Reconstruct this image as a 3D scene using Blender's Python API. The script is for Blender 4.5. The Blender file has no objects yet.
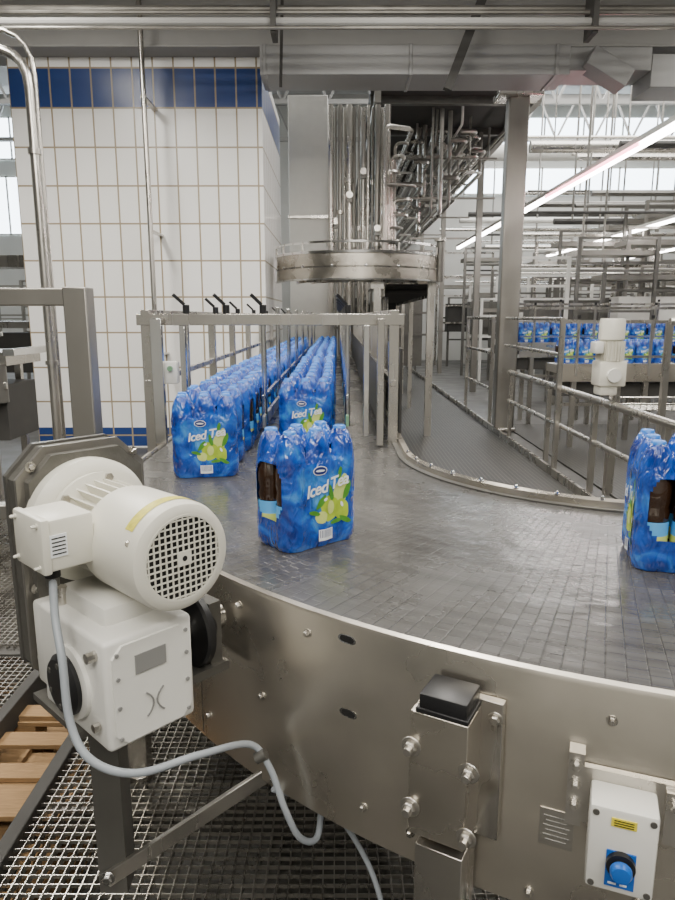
import bpy, math, random, bmesh
from mathutils import Vector, Matrix
random.seed(7)
R=math.radians
S=bpy.context.scene

# ------------------------------------------------------------ materials
def mat(name,col,rough=.5,metal=0.,spec=.5,nscale=0,ncol=.0,nrough=0.,bump=0.,stretch=(1,1,1),emit=None,es=1,coat=0,alpha=1):
    m=bpy.data.materials.new(name); m.use_nodes=True
    nt=m.node_tree; b=nt.nodes['Principled BSDF']
    c=(*col,1)
    b.inputs['Base Color'].default_value=c
    b.inputs['Roughness'].default_value=rough
    b.inputs['Metallic'].default_value=metal
    b.inputs['Specular IOR Level'].default_value=spec
    b.inputs['Coat Weight'].default_value=coat
    if emit:
        b.inputs['Emission Color'].default_value=(*emit,1); b.inputs['Emission Strength'].default_value=es
    if nscale:
        tc=nt.nodes.new('ShaderNodeTexCoord'); mp=nt.nodes.new('ShaderNodeMapping')
        mp.inputs['Scale'].default_value=stretch
        nt.links.new(tc.outputs['Object'],mp.inputs['Vector'])
        n=nt.nodes.new('ShaderNodeTexNoise'); n.inputs['Scale'].default_value=nscale; n.inputs['Detail'].default_value=5
        nt.links.new(mp.outputs[0],n.inputs['Vector'])
        if ncol:
            r=nt.nodes.new('ShaderNodeMix'); r.data_type='RGBA'
            r.inputs['A'].default_value=(*[x*(1-ncol) for x in col],1); r.inputs['B'].default_value=(*[min(1,x*(1+ncol)) for x in col],1)
            nt.links.new(n.outputs['Fac'],r.inputs['Factor']); nt.links.new(r.outputs['Result'],b.inputs['Base Color'])
        if nrough:
            mr=nt.nodes.new('ShaderNodeMapRange'); mr.inputs['From Min'].default_value=.3; mr.inputs['From Max'].default_value=.7
            mr.inputs['To Min'].default_value=max(.02,rough-nrough); mr.inputs['To Max'].default_value=rough+nrough
            nt.links.new(n.outputs['Fac'],mr.inputs['Value']); nt.links.new(mr.outputs[0],b.inputs['Roughness'])
        if bump:
            bp=nt.nodes.new('ShaderNodeBump'); bp.inputs['Strength'].default_value=bump; bp.inputs['Distance'].default_value=.01
            nt.links.new(n.outputs['Fac'],bp.inputs['Height']); nt.links.new(bp.outputs[0],b.inputs['Normal'])
    return m

def brickmat(name,c1,c2,mort,bw,rh,ms,rough=.4,metal=0,uv=False,offset=0.,xz=False,bump=.3,rough_noise=0,zoff=0,xoff=0,bluerow=None):
    m=bpy.data.materials.new(name); m.use_nodes=True
    nt=m.node_tree; b=nt.nodes['Principled BSDF']; N=nt.nodes.new; L=nt.links.new
    tc=N('ShaderNodeTexCoord')
    src=tc.outputs['UV'] if uv else tc.outputs['Object']
    br=N('ShaderNodeTexBrick'); br.offset=offset; br.squash=1
    if xz:
        sp=N('ShaderNodeSeparateXYZ'); L(src,sp.inputs[0])
        ad=N('ShaderNodeMath'); L(sp.outputs[0],ad.inputs[0]); L(sp.outputs[1],ad.inputs[1])
        ax=N('ShaderNodeMath'); L(ad.outputs[0],ax.inputs[0]); ax.inputs[1].default_value=xoff
        az=N('ShaderNodeMath'); L(sp.outputs[2],az.inputs[0]); az.inputs[1].default_value=zoff
        cb=N('ShaderNodeCombineXYZ'); L(ax.outputs[0],cb.inputs[0]); L(az.outputs[0],cb.inputs[1])
        L(cb.outputs[0],br.inputs['Vector'])
    else: L(src,br.inputs['Vector'])
    br.inputs['Scale'].default_value=1
    br.inputs['Color1'].default_value=(*c1,1); br.inputs['Color2'].default_value=(*c2,1); br.inputs['Mortar'].default_value=(*mort,1)
    br.inputs['Brick Width'].default_value=bw; br.inputs['Row Height'].default_value=rh
    br.inputs['Mortar Size'].default_value=ms; br.inputs['Mortar Smooth'].default_value=.1
    col=br.outputs['Color']
    if bluerow:
        tot=None
        for (z0,z1) in bluerow:
            g=N('ShaderNodeMath'); g.operation='GREATER_THAN'; L(sp.outputs[2],g.inputs[0]); g.inputs[1].default_value=z0
            l=N('ShaderNodeMath'); l.operation='LESS_THAN'; L(sp.outputs[2],l.inputs[0]); l.inputs[1].default_value=z1
            mu=N('ShaderNodeMath'); mu.operation='MULTIPLY'; L(g.outputs[0],mu.inputs[0]); L(l.outputs[0],mu.inputs[1])
            if tot is None: tot=mu.outputs[0]
            else:
                a=N('ShaderNodeMath'); L(tot,a.inputs[0]); L(mu.outputs[0],a.inputs[1]); tot=a.outputs[0]
        inv=N('ShaderNodeMath'); inv.operation='SUBTRACT'; inv.inputs[0].default_value=1; L(br.outputs['Fac'],inv.inputs[1])
        f=N('ShaderNodeMath'); f.operation='MULTIPLY'; L(tot,f.inputs[0]); L(inv.outputs[0],f.inputs[1])
        mx=N('ShaderNodeMix'); mx.data_type='RGBA'; L(f.outputs[0],mx.inputs['Factor']); L(col,mx.inputs['A'])
        mx.inputs['B'].default_value=(.022,.055,.20,1); col=mx.outputs['Result']
    L(col,b.inputs['Base Color'])
    b.inputs['Roughness'].default_value=rough; b.inputs['Metallic'].default_value=metal
    if rough_noise:
        n=N('ShaderNodeTexNoise'); n.inputs['Scale'].default_value=3; n.inputs['Detail'].default_value=6; L(tc.outputs['Object'],n.inputs['Vector'])
        mr=N('ShaderNodeMapRange'); mr.inputs['From Min'].default_value=.35; mr.inputs['From Max'].default_value=.65
        mr.inputs['To Min'].default_value=rough-rough_noise; mr.inputs['To Max'].default_value=rough+rough_noise
        L(n.outputs['Fac'],mr.inputs['Value']); L(mr.outputs[0],b.inputs['Roughness'])
    if bump:
        iv=N('ShaderNodeMath'); iv.operation='SUBTRACT'; iv.inputs[0].default_value=1; L(br.outputs['Fac'],iv.inputs[1])
        bp=N('ShaderNodeBump'); bp.inputs['Strength'].default_value=bump; bp.inputs['Distance'].default_value=.004
        L(iv.outputs[0],bp.inputs['Height']); L(bp.outputs[0],b.inputs['Normal'])
    return m

STEEL=mat('stainless_steel',(.55,.525,.48),.28,.95,nscale=6,ncol=.12,nrough=.08,stretch=(1,1,.25))
OSTEEL=mat('weathered_steel',(.33,.315,.285),.4,.85,nscale=5,ncol=.2,nrough=.08,stretch=(1,1,.3))
SKIRT=mat('brushed_stainless_skirt',(.57,.53,.46),.31,.93,nscale=4,ncol=.25,nrough=.12,bump=.05,stretch=(1,1,1))
CHROME=mat('polished_steel',(.7,.69,.67),.16,1.)
DSTEEL=mat('dull_dark_steel',(.17,.165,.15),.42,.7,nscale=8,ncol=.2)
DPAINT=mat('dark_painted_steel',(.05,.048,.044),.7,nscale=5,ncol=.2)
CAST=mat('cast_metal_plate',(.14,.135,.12),.5,.5,nscale=40,ncol=.25,bump=.2)
CREAM=mat('cream_painted_metal',(.71,.69,.60),.36,0,nscale=9,ncol=.06,nrough=.06)
WHITEP=mat('white_painted_metal',(.75,.74,.69),.35,0,nscale=9,ncol=.05)
BLACK=mat('black_rubber',(.012,.012,.013),.4)
DARK=mat('dark_void',(.01,.01,.01),.7)
GREYC=mat('grey_cable_sheath',(.33,.36,.39),.4)
YEL=mat('yellow_label',(.78,.66,.05),.5)
YELS=mat('worn_yellow_sticker',(.60,.54,.07),.5,nscale=120,ncol=.4)
LABEL=mat('aluminium_nameplate',(.32,.32,.31),.45,.3)
BLUEB=mat('blue_button_plastic',(.01,.12,.5),.3)
GREEN=mat('green_plastic_rail',(.18,.35,.2),.4)
WOOD=mat('pallet_wood',(.30,.185,.085),.8,nscale=14,ncol=.4,bump=.2,stretch=(1,8,8))
CONC=mat('ceiling_concrete',(.32,.315,.30),.8,nscale=3,ncol=.12)
BEAM=mat('painted_beam_grey',(.36,.355,.34),.6,nscale=3,ncol=.1)
DUCT=mat('duct_sheet_metal',(.34,.34,.335),.45,.3,nscale=3,ncol=.1)
WALL=mat('wall_paint_offwhite',(.6,.6,.57),.8,nscale=2,ncol=.06)
SKYW=mat('window_daylight',(.8,.9,1),.3,emit=(.78,.90,1.0),es=8)
TUBE=mat('led_tube_glow',(1,1,1),.3,emit=(1,.93,.90),es=24)
TUBEP=mat('led_tube_pink',(1,.8,.8),.3,emit=(1,.30,.38),es=9)
FLOOR=mat('dark_floor_concrete',(.08,.078,.073),.42,nscale=2,ncol=.3,nrough=.12)
MESHF=brickmat('walkway_mesh',(.016,.016,.015),(.022,.021,.02),(.12,.115,.10),.045,.03,.0035,rough=.5,metal=.2,bump=.5)
PITF=mat('pit_concrete',(.07,.068,.06),.8,nscale=4,ncol=.3)
TILE=brickmat('white_wall_tiles',(.93,.92,.89),(.88,.87,.84),(.34,.27,.17),.2394,.43,.010,rough=.28,xz=True,zoff=-4.46+.43*20,xoff=3.81-8.5+.2394*40,bump=.3,bluerow=[(4.03,4.46),(.02,.26)])
def beltmat():
    m=bpy.data.materials.new('modular_belt'); m.use_nodes=True
    nt=m.node_tree; b=nt.nodes['Principled BSDF']; N=nt.nodes.new; L=nt.links.new
    tc=N('ShaderNodeTexCoord')
    br=N('ShaderNodeTexBrick'); br.offset=.5; L(tc.outputs['UV'],br.inputs['Vector'])
    for k,v in {'Scale':1,'Brick Width':.030,'Row Height':.0254,'Mortar Size':.0016,'Mortar Smooth':.6}.items(): br.inputs[k].default_value=v
    br.inputs['Color1'].default_value=(.100,.097,.092,1); br.inputs['Color2'].default_value=(.112,.109,.103,1); br.inputs['Mortar'].default_value=(.072,.070,.066,1)
    mp=N('ShaderNodeMapping'); mp.inputs['Scale'].default_value=(26,1.0,1); L(tc.outputs['UV'],mp.inputs['Vector'])
    n=N('ShaderNodeTexNoise'); n.inputs['Scale'].default_value=1; n.inputs['Detail'].default_value=4; L(mp.outputs[0],n.inputs['Vector'])
    mr=N('ShaderNodeMapRange'); mr.inputs['From Min'].default_value=.3; mr.inputs['From Max'].default_value=.7; mr.inputs['To Min'].default_value=.78; mr.inputs['To Max'].default_value=1.35; L(n.outputs['Fac'],mr.inputs['Value'])
    vm=N('ShaderNodeVectorMath'); vm.operation='SCALE'; L(br.outputs['Color'],vm.inputs[0]); L(mr.outputs[0],vm.inputs['Scale'])
    L(vm.outputs[0],b.inputs['Base Color'])
    b.inputs['Metallic'].default_value=.4
    n3=N('ShaderNodeTexNoise'); n3.inputs['Scale'].default_value=3.5; n3.inputs['Detail'].default_value=6; L(tc.outputs['Object'],n3.inputs['Vector'])
    m3=N('ShaderNodeMapRange'); m3.inputs['From Min'].default_value=.35; m3.inputs['From Max'].default_value=.65; m3.inputs['To Min'].default_value=.18; m3.inputs['To Max'].default_value=.33
    L(n3.outputs['Fac'],m3.inputs['Value']); L(m3.outputs[0],b.inputs['Roughness'])
    b2=N('ShaderNodeTexBrick'); b2.offset=.5; L(tc.outputs['UV'],b2.inputs['Vector'])
    for k,v in {'Scale':1,'Brick Width':.09,'Row Height':.0508,'Mortar Size':.0014,'Mortar Smooth':.3}.items(): b2.inputs[k].default_value=v
    a=N('ShaderNodeMath'); a.operation='ADD'; L(br.outputs['Fac'],a.inputs[0]); L(b2.outputs['Fac'],a.inputs[1])
    iv=N('ShaderNodeMath'); iv.operation='SUBTRACT'; iv.inputs[0].default_value=1; L(a.outputs[0],iv.inputs[1])
    bp=N('ShaderNodeBump'); bp.inputs['Strength'].default_value=.45; bp.inputs['Distance'].default_value=.003
    L(iv.outputs[0],bp.inputs['Height'])
    n4=N('ShaderNodeTexNoise'); n4.inputs['Scale'].default_value=14; n4.inputs['Detail'].default_value=2; L(tc.outputs['UV'],n4.inputs['Vector'])
    bq=N('ShaderNodeBump'); bq.inputs['Strength'].default_value=.12; bq.inputs['Distance'].default_value=.02; L(n4.outputs['Fac'],bq.inputs['Height']); L(bp.outputs[0],bq.inputs['Normal'])
    L(bq.outputs[0],b.inputs['Normal'])
    return m
BELT=beltmat()
def filmmat():
    m=bpy.data.materials.new('printed_blue_shrink_film'); m.use_nodes=True
    nt=m.node_tree; b=nt.nodes['Principled BSDF']; N=nt.nodes.new; L=nt.links.new
    tc=N('ShaderNodeTexCoord'); n=N('ShaderNodeTexNoise'); n.inputs['Scale'].default_value=11; n.inputs['Detail'].default_value=3
    n.inputs['Distortion'].default_value=1.5
    L(tc.outputs['Object'],n.inputs['Vector'])
    sp=N('ShaderNodeSeparateXYZ'); L(tc.outputs['Object'],sp.inputs[0])
    zz=N('ShaderNodeMath'); zz.operation='SUBTRACT'; L(sp.outputs[2],zz.inputs[0]); zz.inputs[1].default_value=.135
    cb=N('ShaderNodeCombineXYZ'); L(sp.outputs[0],cb.inputs[0]); L(zz.outputs[0],cb.inputs[1])
    ln=N('ShaderNodeVectorMath'); ln.operation='LENGTH'; L(cb.outputs[0],ln.inputs[0])
    mr=N('ShaderNodeMapRange'); mr.inputs['From Min'].default_value=.02; mr.inputs['From Max'].default_value=.12; mr.inputs['To Min'].default_value=.2; mr.inputs['To Max'].default_value=-.05
    L(ln.outputs['Value'],mr.inputs['Value'])
    ad=N('ShaderNodeMath'); L(n.outputs['Fac'],ad.inputs[0]); L(mr.outputs[0],ad.inputs[1])
    r=N('ShaderNodeValToRGB'); L(ad.outputs[0],r.inputs[0])
    e=r.color_ramp.elements
    e[0].position=.30; e[0].color=(.001,.018,.19,1); e[1].position=.80; e[1].color=(.09,.40,.86,1)
    x=e.new(.5); x.color=(.003,.085,.50,1)
    L(r.outputs[0],b.inputs['Base Color'])
    b.inputs['Roughness'].default_value=.14; b.inputs['Coat Weight'].default_value=1; b.inputs['Coat Roughness'].default_value=.04
    bp=N('ShaderNodeBump'); bp.inputs['Strength'].default_value=.8; bp.inputs['Distance'].default_value=.012
    mp=N('ShaderNodeMapping'); mp.inputs['Scale'].default_value=(1,1,.45); L(tc.outputs['Object'],mp.inputs['Vector'])
    n2=N('ShaderNodeTexNoise'); n2.inputs['Scale'].default_value=34; n2.inputs['Distortion'].default_value=2.2; L(mp.outputs[0],n2.inputs['Vector'])
    L(n2.outputs['Fac'],bp.inputs['Height']); L(bp.outputs[0],b.inputs['Normal'])
    L(bp.outputs[0],b.inputs['Coat Normal'])
    return m
FILM=filmmat()
LBLUE=mat('light_blue_print',(.10,.42,.85),.22,coat=.4)
TEA=mat('dark_tea_bottle',(.03,.013,.006),.10,coat=.8,nscale=20,ncol=.5)
LIME=mat('lime_print',(.42,.58,.04),.25,nscale=45,ncol=.4,coat=.4)
LIMED=mat('lime_print_pale',(.62,.72,.20),.25,nscale=45,ncol=.2,coat=.4)
LEAF=mat('leaf_print',(.08,.28,.03),.3,nscale=40,ncol=.5)
WPRINT=mat('white_print',(.85,.88,.9),.3)
NAVY=mat('navy_print',(.005,.02,.16),.3)
CAPB=mat('bottle_cap_blue',(.03,.2,.65),.3)

# ------------------------------------------------------------ builder
I4=Matrix.Identity(4)
class B:
    def __init__(s,name): s.n=name; s.v=[]; s.f=[]; s.m=[]; s.ms=[]; s.uv={}
    def mi(s,m):
        if m not in s.ms: s.ms.append(m)
        return s.ms.index(m)
    def add(s,vs,fs,m,M=I4):
        o=len(s.v); s.v+= [M@Vector(v) for v in vs]; k=s.mi(m)
        for f in fs: s.f.append([o+i for i in f]); s.m.append(k)
    def box(s,c,d,m,M=I4,rz=0,ry=0,rx=0):
        x,y,z=[a/2 for a in d]
        vs=[(-x,-y,-z),(x,-y,-z),(x,y,-z),(-x,y,-z),(-x,-y,z),(x,-y,z),(x,y,z),(-x,y,z)]
        T=M@Matrix.Translation(c)@Matrix.Rotation(rz,4,'Z')@Matrix.Rotation(ry,4,'Y')@Matrix.Rotation(rx,4,'X')
        s.add(vs,[(0,3,2,1),(4,5,6,7),(0,1,5,4),(1,2,6,5),(2,3,7,6),(3,0,4,7)],m,T)
    def cbox(s,c,d,m,bev=.01,M=I4,rz=0,seg=2):
        bm=bmesh.new(); bmesh.ops.create_cube(bm,size=1)
        for v in bm.verts: v.co=Vector((v.co.x*d[0],v.co.y*d[1],v.co.z*d[2]))
        bmesh.ops.bevel(bm,geom=list(bm.edges),offset=bev,segments=seg,profile=.5,affect='EDGES')
        bm.verts.index_update()
        s.add([v.co.copy() for v in bm.verts],[[v.index for v in f.verts] for f in bm.faces],m,M@Matrix.Translation(c)@Matrix.Rotation(rz,4,'Z'))
        bm.free()
    def lathe(s,prof,m,M=I4,seg=32,cap=True):
        vs=[];fs=[]
        for r,h in prof:
            for i in range(seg):
                a=2*math.pi*i/seg; vs.append((r*math.cos(a),r*math.sin(a),h))
        for j in range(len(prof)-1):
            for i in range(seg):
                k=(i+1)%seg; fs.append((j*seg+i,j*seg+k,(j+1)*seg+k,(j+1)*seg+i))
        if cap:
            fs.append(tuple(reversed(range(seg)))); n=(len(prof)-1)*seg; fs.append(tuple(range(n,n+seg)))
        s.add(vs,fs,m,M)
    def cyl(s,p0,p1,r,m,seg=12,r2=None,M=I4):
        p0=Vector(p0);p1=Vector(p1); d=p1-p0
        q=d.to_track_quat('Z','Y').to_matrix().to_4x4()
        s.lathe([(r,0),(r if r2 is None else r2,d.length)],m,M@Matrix.Translation(p0)@q,seg)
    def bar(s,p0,p1,w,h,m,M=I4):
        p0=Vector(p0);p1=Vector(p1); d=p1-p0
        q=d.to_track_quat('Y','Z').to_matrix().to_4x4()
        s.box((0,d.length/2,0),(w,d.length,h),m,M@Matrix.Translation(p0)@q)
    def tube(s,pts,r,m,seg=10,sub=8):
        P=[Vector(p) for p in pts]
        Q=[P[0]*2-P[1]]+P+[P[-1]*2-P[-2]]
        c=[]
        for i in range(1,len(Q)-2):
            for k in range(sub):
                t=k/sub; a,b,d,e=Q[i-1],Q[i],Q[i+1],Q[i+2]
                c.append(.5*((2*b)+(-a+d)*t+(2*a-5*b+4*d-e)*t*t+(-a+3*b-3*d+e)*t**3))
        c.append(P[-1])
        vs=[];fs=[]; t0=(c[1]-c[0]).normalized(); n=t0.orthogonal().normalized()
        for i,p in enumerate(c):
            t=(c[min(i+1,len(c)-1)]-c[max(i-1,0)]).normalized()
            n=(n-t*n.dot(t)).normalized(); b=t.cross(n)
            for k in range(seg):
                a=2*math.pi*k/seg; vs.append(p+(n*math.cos(a)+b*math.sin(a))*r)
        for i in range(len(c)-1):
            for k in range(seg):
                j=(k+1)%seg; fs.append((i*seg+k,i*seg+j,(i+1)*seg+j,(i+1)*seg+k))
        fs.append(tuple(reversed(range(seg)))); q=(len(c)-1)*seg; fs.append(tuple(range(q,q+seg)))
        s.add(vs,fs,m)
    def pipe(s,pts,r,m,seg=10,bend=.1):
        P=[Vector(p) for p in pts]; out=[P[0]]
        for i in range(1,len(P)-1):
            a=(P[i-1]-P[i]); c=(P[i+1]-P[i]); la=min(bend,a.length/2); lc=min(bend,c.length/2)
            A=P[i]+a.normalized()*la; C=P[i]+c.normalized()*lc
            for k in range(6):
                t=k/5; out.append((1-t)**2*A+2*t*(1-t)*P[i]+t*t*C)
        out.append(P[-1])
        s.tube(out,r,m,seg,1)
    def bolt(s,p,nrm,m=None,r=.009):
        m=m or CHROME
        q=Vector(nrm).to_track_quat('Z','Y').to_matrix().to_4x4(); M=Matrix.Translation(p)@q
        s.lathe([(r*1.5,-.001),(r*1.5,.002)],m,M,16)
        s.lathe([(r,.002),(r,.008),(r*.75,.010)],m,M,6)
    def prism(s,poly,y0,y1,m,M=I4):
        n=len(poly); vs=[(x,y0,z) for x,z in poly]+[(x,y1,z) for x,z in poly]
        fs=[tuple(range(n)),tuple(reversed(range(n,2*n)))]+[(i,i+n,(i+1)%n+n,(i+1)%n) for i in range(n)]
        s.add(vs,fs,m,M)
    def obj(s,bevel=0,loc=None,parent=None,ang=35,recalc=True):
        me=bpy.data.meshes.new(s.n); me.from_pydata([tuple(v) for v in s.v],[],s.f)
        for m in s.ms: me.materials.append(m)
        me.polygons.foreach_set('material_index',s.m)
        me.polygons.foreach_set('use_smooth',[True]*len(s.f)); me.update()
        if recalc:
            bm=bmesh.new(); bm.from_mesh(me); bmesh.ops.recalc_face_normals(bm,faces=bm.faces); bm.to_mesh(me); bm.free()
        me.set_sharp_from_angle(angle=R(ang))
        o=bpy.data.objects.new(s.n,me); S.collection.objects.link(o)
        if bevel:
            b=o.modifiers.new('bevel','BEVEL'); b.width=bevel; b.segments=2; b.limit_method='ANGLE'; b.angle_limit=R(50)
        if loc: o.location=loc
        if parent: o.parent=parent
        return o
def empty(name,loc=(0,0,0)):
    e=bpy.data.objects.new(name,None); S.collection.objects.link(e); e.location=loc; e.empty_display_size=.1; return e

# ------------------------------------------------------------ curved conveyor
CX,CY=1.15,2.8; RO,RI=1.96,.85; ZT=1.07
secs=[('in',y) for y in (10.2,9,8,7,6,5,4.2,3.6,3.2)]+[('arc',180+90*i/48) for i in range(49)]+[('out',x) for x in (1.4,1.8,2.4,3.0)]
def pos(sec,r):
    k,t=sec
    if k=='in': return (CX-r,t)
    if k=='arc': return (CX+r*math.cos(R(t)),CY+r*math.sin(R(t)))
    return (t,CY-r)
def sweep(b,prof,m,sel=None,closed=True):
    ss=[s for s in secs if sel is None or sel(s)]
    n=len(prof); vs=[];fs=[]
    for s_ in ss:
        for r,z in prof: x,y=pos(s_,r); vs.append((x,y,z))
    e=n if closed else n-1
    for i in range(len(ss)-1):
        for k in range(e):
            j=(k+1)%n; fs.append((i*n+k,i*n+j,(i+1)*n+j,(i+1)*n+k))
    b.add(vs,fs,m)
conv=empty('curved_conveyor')
NB=14; vs=[];fs=[];uvs=[]; sacc=0;prev=None
for s_ in secs:
    mid=Vector(pos(s_,1.4)); 
    if prev is not None: sacc+=(mid-prev).length
    prev=mid
    for k in range(NB+1):
        r=RI+.02+(RO-RI-.04)*k/NB; x,y=pos(s_,r); vs.append((x,y,ZT)); uvs.append((r,sacc))
for i in range(len(secs)-1):
    for k in range(NB): a=i*(NB+1)+k; fs.append((a,a+1,a+NB+2,a+NB+1))
me=bpy.data.meshes.new('belt'); me.from_pydata(vs,[],fs); ul=me.uv_layers.new(name='UVMap')
for l in me.loops: ul.data[l.index].uv=uvs[l.vertex_index]
me.materials.append(BELT); me.update()
bm=bmesh.new(); bm.from_mesh(me); bmesh.ops.recalc_face_normals(bm,faces=bm.faces); bm.faces.ensure_lookup_table()
if bm.faces[0].normal.z<0: bmesh.ops.reverse_faces(bm,faces=bm.faces)
bm.to_mesh(me); bm.free()
o=bpy.data.objects.new('belt',me); S.collection.objects.link(o); o.parent=conv
b=B('side_frame')
sweep(b,[(RO-.018,ZT-.03),(RO-.018,ZT+.004),(RO-.012,ZT+.010),(RO,ZT+.008),(RO+.004,ZT),(RO+.004,.63),(RO-.05,.63),(RO-.05,.638),(RO-.006,.638),(RO-.006,ZT-.03)],SKIRT)
sweep(b,[(RI+.02,ZT-.03),(RI+.02,ZT+.025),(RI,ZT+.03),(RI-.006,ZT+.02),(RI-.006,.75),(RI,.75)],SKIRT)
sweep(b,[(RI+.02,ZT+.001),(RI+.045,ZT+.001),(RI+.045,ZT+.006),(RI+.02,ZT+.006)],DSTEEL)
b.obj(parent=conv)
def sk(a,off,z): return Vector((CX+(RO+.004+off)*math.cos(R(a)),CY+(RO+.004+off)*math.sin(R(a)),z))
def nr(a): return Vector((math.cos(R(a)),math.sin(R(a)),0))
def SM(a,off,z):
    n=nr(a); t=Vector((-n.y,n.x,0))
    p=sk(a,off,z)
    return Matrix(((t.x,-n.x,0,p.x),(t.y,-n.y,0,p.y),(0,0,1,p.z),(0,0,0,1)))
b=B('side_bolts')
for a,z in [(228,.84),(232,1.03),(248.7,1.02),(243.4,.996),(229,.65),(236,.70),(239,.69),(245.5,.66),(226,1.03),(250.5,.70),(253,1.0),(222,.7),(256,.9)]:
    b.bolt(sk(a,0,z),nr(a),STEEL,r=.006)
for a in range(184,270,9):
    n=nr(a); b.bolt((CX+(RI+.01)*n.x,CY+(RI+.01)*n.y,ZT+.028),(0,0,1),r=.006)
for a,z in [(234.8,1.045),(234.9,.89)]:
    M=SM(a,-.0005,z); poly=[]
    for i in range(20):
        t=2*math.pi*i/20; poly.append((.010*math.cos(t)+(.006 if math.cos(t)>0 else -.006),.007*math.sin(t)))
    b.prism(poly,-.001,.002,DARK,M); b.prism([(x*1.3,z_*1.3) for x,z_ in poly],-.0005,.002,CHROME,M)
for a in (252.5,221):
    b.box((0,0,.85-ZT+.0),(.0025,.002,.42),DSTEEL,SM(a,0,ZT))
b.obj(parent=conv)
b=B('support_legs')
M=SM(241.5,0,-.012)
b.box((0,-.05,.386),(.085,.075,.76),STEEL,M)
b.box((-.004,-.052,.905),(.10,.085,.23),SKIRT,M)
b.box((.055,-.012,.90),(.055,.018,.26),STEEL,M)
b.box((0,-.052,1.022),(.09,.082,.012),BLACK,M); b.cbox((0,-.052,1.038),(.082,.075,.03),BLACK,.004,M)
for x,z in [(-.05,.955),(-.05,.84),(.05,.94),(.05,.82)]:
    p=M@Vector((x,-.095,z)); b.bolt(p,nr(241.5),STEEL,r=.012); b.cyl(p,p+nr(241.5)*.02,.008,STEEL,8)
p=M@Vector((.07,-.02,1.0)); b.bolt(p,nr(241.5),STEEL,r=.009); 
b.box((0,-.05,.020),(.16,.15,.016),STEEL,M)
b.box((-.495,1.31,.64),(.062,.062,.49),DSTEEL)
b.bar((-.508,1.27,.437),(-.135,1.36,.65),.012,.034,STEEL)
b.bolt((-.50,1.262,.45),(0,-1,0),r=.011); b.bolt((-.14,1.34,.65),(0,-1,0),r=.010)
b.box((-.12,1.40,.66),(.10,.03,.08),STEEL,rz=R(-40))
for (x,y) in [(-.78,3.3),(.27,3.3),(-.78,5),(.27,5),(-.78,6.8),(.27,6.8),(-.78,8.8),(.27,8.8),(-.72,2.2),(2.4,.9),(2.4,1.9),(.42,2.55)]:
    b.box((x,y,.36),(.07,.07,.72),STEEL); b.cyl((x,y,.0),(x,y,.02),.05,STEEL)
for y in (3.3,5,6.8,8.8): b.box((-.255,y,.5),(.99,.05,.05),STEEL)
b.obj(bevel=.003,parent=conv)
b=B('rating_label'); b.box((0,-.001,0),(.055,.002,.07),STEEL,SM(246.6,0,.80)); 
for i in range(6): b.box((0,-.0025,.022-.009*i),(.042-.008*(i%2),.001,.0012),LABEL,SM(246.6,0,.80))
b.obj(parent=conv)
b=B('underside'); sweep(b,[(RI+.03,.92),(RO-.06,.92),(RO-.06,.90),(RI+.03,.90)],DSTEEL); b.obj(parent=conv)

# ------------------------------------------------------------ emergency stop box
M=SM(249.4,-.0,.868)
b=B('emergency_stop_box')
b.box((0,-.008,.02),(.15,.012,.10),STEEL,M); b.box((-.072,-.014,.035),(.024,.028,.13),STEEL,M); b.box((.072,-.014,.02),(.024,.028,.09),STEEL,M)
b.cbox((0,-.045,-.02),(.098,.065,.145),WHITEP,.006,M)
b.box((0,-.0785,.032),(.036,.002,.014),YEL,M)
b.box((0,-.0785,-.048),(.042,.003,.062),BLUEB,M)
Ml=M@Matrix.Translation((0,-.079,-.036))@Matrix.Rotation(R(90),4,'X')
b.lathe([(.021,0),(.021,.010),(.013,.010),(.013,.016)],BLACK,Ml,28)
b.lathe([(.013,.012),(.016,.016),(.016,.022),(.013,.027),(.005,.028)],BLUEB,Ml,28)
for x in (-.04,.04):
    for z in (.042,-.082): b.lathe([(.005,0),(.005,.002)],DSTEEL,M@Matrix.Translation((x,-.0775,z))@Matrix.Rotation(R(90),4,'X'),12)
for x,z in [(-.072,.08),(-.072,.045),(-.072,.01),(.072,.045)]: b.bolt(M@Vector((x,-.029,z)),nr(249.3),STEEL,r=.0065)
b.box((-.010,-.0805,-.0725),(.012,.001,.003),WPRINT,M); b.box((.006,-.0805,-.0725),(.01,.001,.003),WPRINT,M)
for i in range(3): b.box((0,-.0800,.036-.004*i),(.028,.001,.001),DARK,M)
b.obj()

# ------------------------------------------------------------ gear motor
G=Matrix.Translation((-.40,1.064,0))@Matrix.Rotation(R(46.5),4,'Z')
b=B('gear_motor')
MZ=1.232; MX=.138
def ax(y,z=MZ,x=MX):
    return G@Matrix.Translation((x,y,z))@Matrix.Rotation(R(90),4,'X')
b.lathe([(.080,-.185),(.098,-.185),(.0995,-.175),(.1005,-.02),(.096,-.006),(.086,0),(.078,0),(.076,-.004)],CREAM,ax(-.048),56,cap=False)
b.lathe([(.077,-.02),(.077,-.006)],DARK,ax(-.048),36)
gm=ax(-.048)
for i in range(-6,7):
    q=i*.0117; l=math.sqrt(max(.0,.077**2-q*q))*2
    b.box((q,0,-.001),(.0022,l,.003),CREAM,gm); b.box((0,q,-.001),(l,.0022,.003),CREAM,gm)
b.lathe([(.079,-.003),(.079,.001),(.075,.001),(.075,-.003)],CREAM,gm,36,cap=False)
b.box((0,0,.0015),(.028,.026,.002),CREAM,gm); b.lathe([(.005,0),(.005,.003)],DARK,gm,12)
for i in range(3):
    a=R(35+i*120); b.lathe([(.006,0),(.006,.006)],STEEL,ax(-.048)@Matrix.Translation((.0985*math.cos(a),.0985*math.sin(a),-.03)),8)
b.lathe([(.072,-.13),(.072,0)],CREAM,ax(.13),40)
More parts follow.
